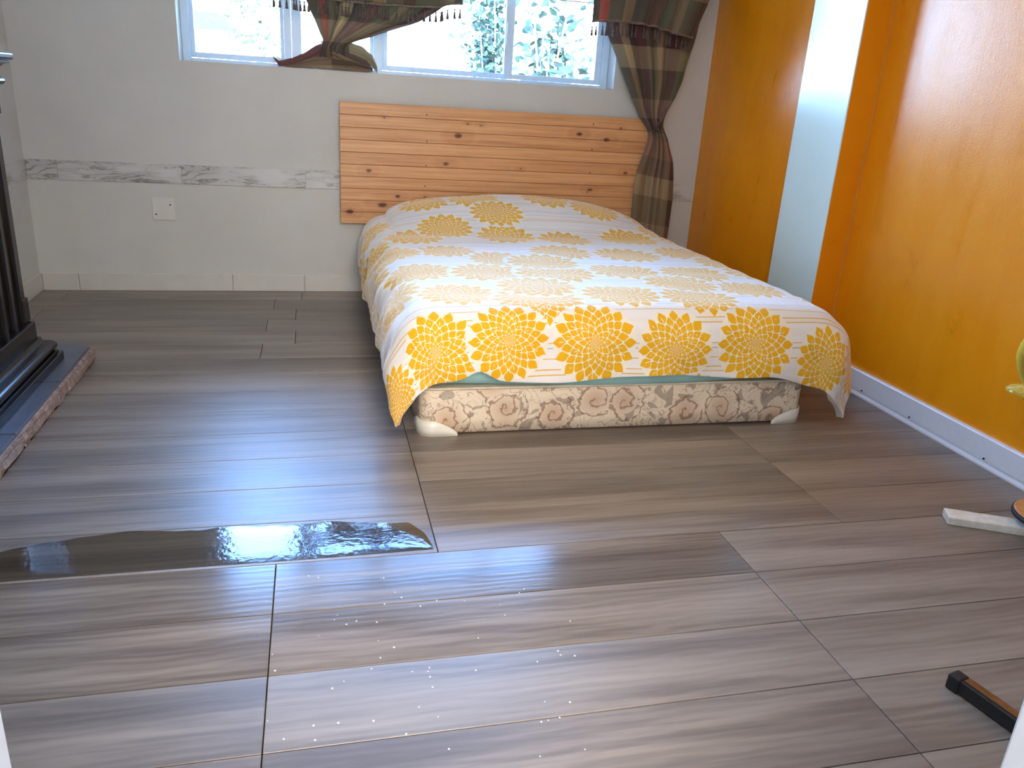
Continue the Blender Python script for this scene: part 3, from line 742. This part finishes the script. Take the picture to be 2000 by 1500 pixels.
def base(ya, yb):
    bm = bmesh.new()
    box(bm, XL + .003, FX + .022, yb - .01, ya + .010, .155, .2395, bev=.004)      # upper block
    box(bm, XL + .003, FX + .100, yb - .03, ya + .045, ZB, .104, bev=.003)        # plinth
    box(bm, XL + .003, FX + .085, yb - .03, ya + .035, .104, .112, bev=.002)
    prof = [(XL + .003, .112)] + [(FX + .055 + .030 * math.cos(a), .132 + .020 * math.sin(a)) for a in [(-PI / 2) + PI * k / 10 for k in range(11)]] + [(XL + .003, .152)]
    prism_y(bm, prof, yb - .022, ya + .032)
    prof = [(XL + .003, .150), (FX + .045, .150), (FX + .036, .158), (FX + .030, .170), (XL + .003, .170)]
    prism_y(bm, prof, yb - .012, ya + .020)
    return obj('base_moulding', bm, M_BLACK, t)
base(FY1, FY0)
obj('edge_block', B(FX - .03, FX + .004, FY1 - .04, FY1 + .022, .24, .335, bev=.003), M_BLACK, t)
obj('capital', B(XL + .003, FX + .012, FY1 - .37, FY1 + .012, 1.031, 1.130, bev=.004), M_BLACK, t)
obj('capital', B(XL + .003, FX + .012, FY0 - .012, FY0 + .37, 1.031, 1.130, bev=.004), M_BLACK, t)
obj('frieze', B(XL + .003, FX - .005, FY0 + .37, FY1 - .37, .90, 1.130, bev=.003), M_BLACK, t)
prof = [(XL + .003, 1.131), (FX + .012, 1.131)] + [(FX + .014 + .014 * math.cos(a), 1.146 + .014 * math.sin(a)) for a in [-PI / 2 + PI * k / 8 for k in range(9)]] + [(FX + .012, 1.161), (XL + .003, 1.161)]
obj('bead_moulding', prism_y(bmesh.new(), prof, FY0 - .045, FY1 + .045), M_BLACK, t, smooth=False)
prof = [(XL + .003, 1.1615), (FX + .006, 1.1615)] + [(FX + .006 + .024 * (1 - math.cos(a)), 1.1615 + .045 * math.sin(a)) for a in [PI / 2 * k / 8 for k in range(9)]] + [(XL + .003, 1.2065)]
bm = prism_y(bmesh.new(), prof, FY0 - .03, FY1 + .03)
for v in bm.verts:
    if v.co.y > FY1: v.co.y += .055 * max(0, (v.co.z - 1.1615) / .045) ** 2
    if v.co.y < FY0: v.co.y -= .055 * max(0, (v.co.z - 1.1615) / .045) ** 2
obj('cove_moulding', bm, M_BLACK, t)
bm = bmesh.new(); box(bm, XL + .003, FX + .034, FY0 - .11, FY1 + .10, 1.207, 1.219, bev=.003); box(bm, XL + .003, FX + .046, FY0 - .125, FY1 + .115, 1.2195, 1.246, bev=.008, seg=3)
obj('mantel_shelf', bm, M_BLACK, t)
obj('firebox', B(XL + .003, XL + .03, FY0 + .365, FY1 - .365, .24, .895), M_IRON, t)
bm = bmesh.new()
for k in range(9):
    y = FY0 + .50 + k * .092; tube(bm, [(XL + .16, y, .24), (XL + .16, y, .42)], .007, 8)
box(bm, XL + .15, XL + .17, FY0 + .46, FY1 - .46, .41, .43, bev=.003)
obj('grate', bm, M_IRON, t)

# ------------------------------------------------------------------ water on the floor
def film(name, up, lo, label, z=.0016):
    bm = bmesh.new(); up = [at(x, y, 2, z) for x, y in up]; lo = [at(x, y, 2, z) for x, y in lo]
    def samp(L_, n_):
        d = [0]
        for i in range(1, len(L_)): d.append(d[-1] + (L_[i] - L_[i - 1]).length)
        o = []
        for k in range(n_ + 1):
            s = d[-1] * k / n_; i = 1
            while i < len(L_) - 1 and d[i] < s: i += 1
            o.append(L_[i - 1].lerp(L_[i], (s - d[i - 1]) / (d[i] - d[i - 1])))
        return o
    a = samp(up, 80); b = samp(lo, 80); P = []
    for k in range(81):
        wob = .006 * noise.noise(Vector((k * .35, 0, 0))) * (1 if 0 < k < 80 else 0)
        P.append([b[k].lerp(a[k], q / 6) + Vector((0, wob * q / 6, 0)) for q in range(7)])
    for r_ in P: r_[0].z = r_[-1].z = .0002
    for q in range(7): P[0][q].z = P[-1][q].z = .0002
    grid(bm, P); bmesh.ops.recalc_face_normals(bm, faces=bm.faces)
    bm.normal_update()
    if sum(f.normal.z for f in bm.faces) < 0:
        for f in bm.faces: f.normal_flip()
    o = obj(name, bm, M_WATER, smooth=True); return tag(o, label, 'water')
film('puddle', [(-60, 1082), (0, 1076), (110, 1056), (250, 1036), (385, 1036), (430, 1028), (560, 1026), (640, 1016), (700, 1020), (800, 1020), (830, 1040), (848, 1070)],
     [(-60, 1142), (0, 1136), (420, 1104.5), (600, 1092), (846, 1072)], 'shallow puddle of water along a plank joint left of the bed')
bm = bmesh.new()
for k in range(60):
    p = at(random.uniform(520, 1150), random.uniform(1120, 1480), 2, 0); r = random.uniform(.0012, .0028)
    bmesh.ops.create_uvsphere(bm, u_segments=8, v_segments=5, radius=r, matrix=Matrix.Translation((p.x, p.y, .0004)) @ Matrix.Diagonal((1, 1, .45, 1)))
o = obj('water_drops', bm, flat('bright_drop', (225, 228, 230), .15, wear=.02), smooth=True, kind='stuff'); tag(o, 'scattered water drops on the grey planks in the foreground', 'water')

# ------------------------------------------------------------------ things at the right edge
t = thing('floor_stand', 'low round floor stand, brown top with black rim on white feet by the right wall', 'stand', (2.24, -3.24, 0))
C_ = Vector((2.243, -3.242, 0)); d0 = Vector((1.958, -3.100, 0)) - C_; L0 = d0.length; ang0 = math.atan2(d0.y, d0.x)
for a_, LL in ((ang0, L0), (ang0 + PI / 2, .24), (ang0 + PI, .16), (ang0 - PI / 2, L0 )):
    bm = B(0.02, LL, -.034, .034, .0, .028, bev=.004); bmesh.ops.rotate(bm, verts=bm.verts, matrix=Matrix.Rotation(a_, 3, 'Z')); bmesh.ops.translate(bm, verts=bm.verts, vec=C_)
    obj('foot', bm, M_WHITEW, t) if a_ in (ang0,) or LL < .2 else bm.free()
obj('column', lathe(bmesh.new(), [(.05, .029), (.04, .05)], C_, 24), M_WHITEW, t)
obj('rim', lathe(bmesh.new(), [(.118, .050), (.128, .053), (.130, .058), (.128, .066), (.122, .067)], C_, 64), M_RUBBER, t, smooth=True)
obj('top', lathe(bmesh.new(), [(.121, .0672), (.124, .069), (.120, .0715), (0.001, .0715)], C_, 64), M_BRASS, t)

t = thing('stand_foot', 'black bar foot with a worn brown top edge on the floor beside the door frame', 'stand', (1.40, -3.95, 0))
p0 = Vector((1.385, -3.792, 0)); dr_ = Vector((.215, -.976, 0)).normalized(); an = math.atan2(dr_.y, dr_.x)
def bar(x0, x1, w0, w1, z0, z1, bev):
    bm = B(x0, x1, w0, w1, z0, z1, bev=bev); bmesh.ops.rotate(bm, verts=bm.verts, matrix=Matrix.Rotation(an, 3, 'Z')); bmesh.ops.translate(bm, verts=bm.verts, vec=p0); return bm
obj('bar', bar(.02, .60, -.013, .016, .004, .036, .002), M_RUBBER, t)
obj('end_cap', bar(-.008, .022, -.017, .019, .0, .038, .004), M_RUBBER, t)
obj('top_edge', bar(.024, .60, -.004, .0165, .0362, .038, .0005), M_BROWN, t)
obj('upright', bar(.40, .44, -.012, .012, .0385, .70, .002), M_RUBBER, t)

# yellow glass vase on a small wall bracket past the right edge
cx, cy, cz = 2.36, -2.925, .352
V_ = thing('vase', 'clear yellow glass vase with a curved body and round foot against the orange wall', 'vase', (cx, cy, cz))
bm = lathe(bmesh.new(), [(.001, 0), (.066, 0), (.078, .004), (.080, .010), (.074, .016), (.050, .020), (.034, .028), (.034, .034)], (cx, cy, cz), 48, cap=False)
obj('foot', bm, M_YGLASS, V_, smooth=True)
prof = [(.032, .030), (.046, .050), (.062, .080), (.074, .115), (.078, .140), (.074, .170), (.064, .200), (.060, .210), (.062, .216), (.056, .24), (.048, .27), (.042, .31), (.046, .34)]
prof2 = [(max(.004, r - .005), z) for r, z in prof[::-1]]
obj('body', lathe(bmesh.new(), prof + prof2, (cx, cy, cz), 48, cap=False), M_YGLASS, V_, smooth=True)
t = thing('wall_bracket', 'narrow wooden wall bracket under the yellow vase', 'bracket', (XR, cy, cz))
obj('shelf', B(cx - .03, XR - .001, cy - .035, cy + .004, cz - .014, cz - .0005, bev=.002), M_BROWN, t)
obj('support', B(XR - .012, XR - .001, cy - .02, cy + .0, cz - .09, cz - .0145, bev=.002), M_BROWN, t)

# lamp body added to go with the ceiling fill light, out of frame
t = thing('added_ceiling_lamp', 'round white ceiling lamp added out of view for the fill light', 'lamp', (.55, -3.1, ZC))
obj('rose', lathe(bmesh.new(), [(.16, -.045), (.19, -.03), (.19, -.001)], (.55, -3.1, ZC), 40), M_WHITEW, t)

# ------------------------------------------------------------------ outdoors
M_GROUND = flat('sunlit_paving', (214, 208, 196), .8, wear=.05, sc=3)
M_PLASTER = flat('sunlit_plaster', (236, 232, 224), .85, wear=.03, sc=3)
M_ROOF = flat('mauve_roof', (24, 20, 34), .9)
M_LEAF = flat('dark_green_leaf', (18, 40, 14), .6, wear=.3, sc=12)
M_LEAF2 = flat('yellow_green_leaf', (52, 60, 12), .6, wear=.3, sc=12)
M_BARK = flat('grey_bark', (120, 108, 96), .9)
o = obj('ground_outside', B(-14, 16, .3, 30, -.4, -.3), M_GROUND, kind='structure')
o = obj('boundary_wall', B(-6, 9, 7.0, 7.25, -.3, 1.75, bev=.01), M_PLASTER); tag(o, 'white plastered garden wall beyond the window', 'wall')
t = thing('neighbour_house', 'pale house with a mauve roof seen through the left window light', 'house', (-3, 14, -.3))
hc = at(410, 45, 1, 14)
obj('walls', B(hc.x - .9, hc.x + .35, 14.2, 17, -.3, hc.z - .12), M_PLASTER, t)
bm = bmesh.new(); x0_, x1_, z0_ = hc.x - 1.3, hc.x + .55, hc.z - .12
a = [bm.verts.new(v) for v in ((x0_, 13.9, z0_), (x1_, 13.9, z0_ - .0), (x1_, 17.3, z0_), (x0_, 17.3, z0_), (x0_ + .2, 15.4, z0_ + .42), (x1_ - .5, 15.4, z0_ + .42))]
for q in ((0, 1, 5, 4), (1, 2, 5), (2, 3, 4, 5), (3, 0, 4), (3, 2, 1, 0)): bm.faces.new([a[i] for i in q])
obj('roof', bm, M_ROOF, t)
def shrub(name, label, c, h, w, nleaf, ll, mat, seed, d=.5):
    rnd = random.Random(seed); t = thing(name, label, 'shrub', (c[0], c[1], -.3), 'shrubs outside the window')
    bm = bmesh.new(); tips = []
    for k in range(9):
        a = rnd.uniform(0, 2 * PI); r = rnd.uniform(.1, 1)
        e_ = Vector((c[0] + w * r * math.cos(a), c[1] + d * r * math.sin(a), h * rnd.uniform(.65, 1)))
        m_ = Vector((c[0], c[1], -.3)).lerp(e_, .5) + Vector((rnd.uniform(-.1, .1), 0, .1))
        tube(bm, [(c[0] + .03 * math.cos(a), c[1] + .03 * math.sin(a), -.3), m_, e_], [.02, .012, .005], 6); tips.append((m_, e_))
    obj('stems', bm, M_BARK, t, smooth=True)
    bm = bmesh.new()
    for k in range(nleaf):
        m_, e_ = tips[rnd.randrange(9)]; p = m_.lerp(e_, rnd.random() ** .8) + Vector((rnd.gauss(0, w * .25), rnd.gauss(0, d * .2), rnd.gauss(0, .14)))
        ax = Vector((rnd.uniform(-1, 1), rnd.uniform(-1, 1), rnd.uniform(-.6, .8))).normalized(); sd = ax.cross(Vector((rnd.uniform(-1, 1), rnd.uniform(-1, 1), rnd.uniform(-1, 1)))).normalized()
        up = ax.cross(sd); L_ = ll * rnd.uniform(.7, 1.3); w_ = L_ * .28
        vs_ = [bm.verts.new(p + ax * L_ * q + sd * w_ * s_ + up * L_ * b_) for q, s_, b_ in ((0, 0, 0), (.35, 1, .04), (.7, .8, .02), (1, 0, -.06), (.7, -.8, .02), (.35, -1, .04), (.5, 0, -.03))]
        for i in range(6): bm.faces.new((vs_[i], vs_[(i + 1) % 6], vs_[6]))
    obj('foliage', bm, mat, t, kind='stuff')
c = at(960, 100, 1, 3.9); shrub('leafy_shrub', 'dense small-leaved green bush left of the right window bar', (c.x, 3.9), 2.5, .34, 900, .085, M_LEAF, 3, .3)
c = at(1065, 70, 1, 1.9); shrub('leafy_shrub', 'large-leaved green bush filling the right window light', (c.x, 1.9), 2.4, .36, 330, .10, M_LEAF, 5, .25)
c = at(1125, 120, 1, 2.9); shrub('leafy_shrub', 'thin drooping bush at the far right of the window', (c.x, 2.9), 2.2, .2, 120, .12, M_LEAF, 11, .15)
c = at(480, 60, 1, 3.6); shrub('leafy_shrub', 'sparse yellow-green bush in the left window light', (c.x, 3.6), 2.7, .45, 420, .06, M_LEAF2, 8)
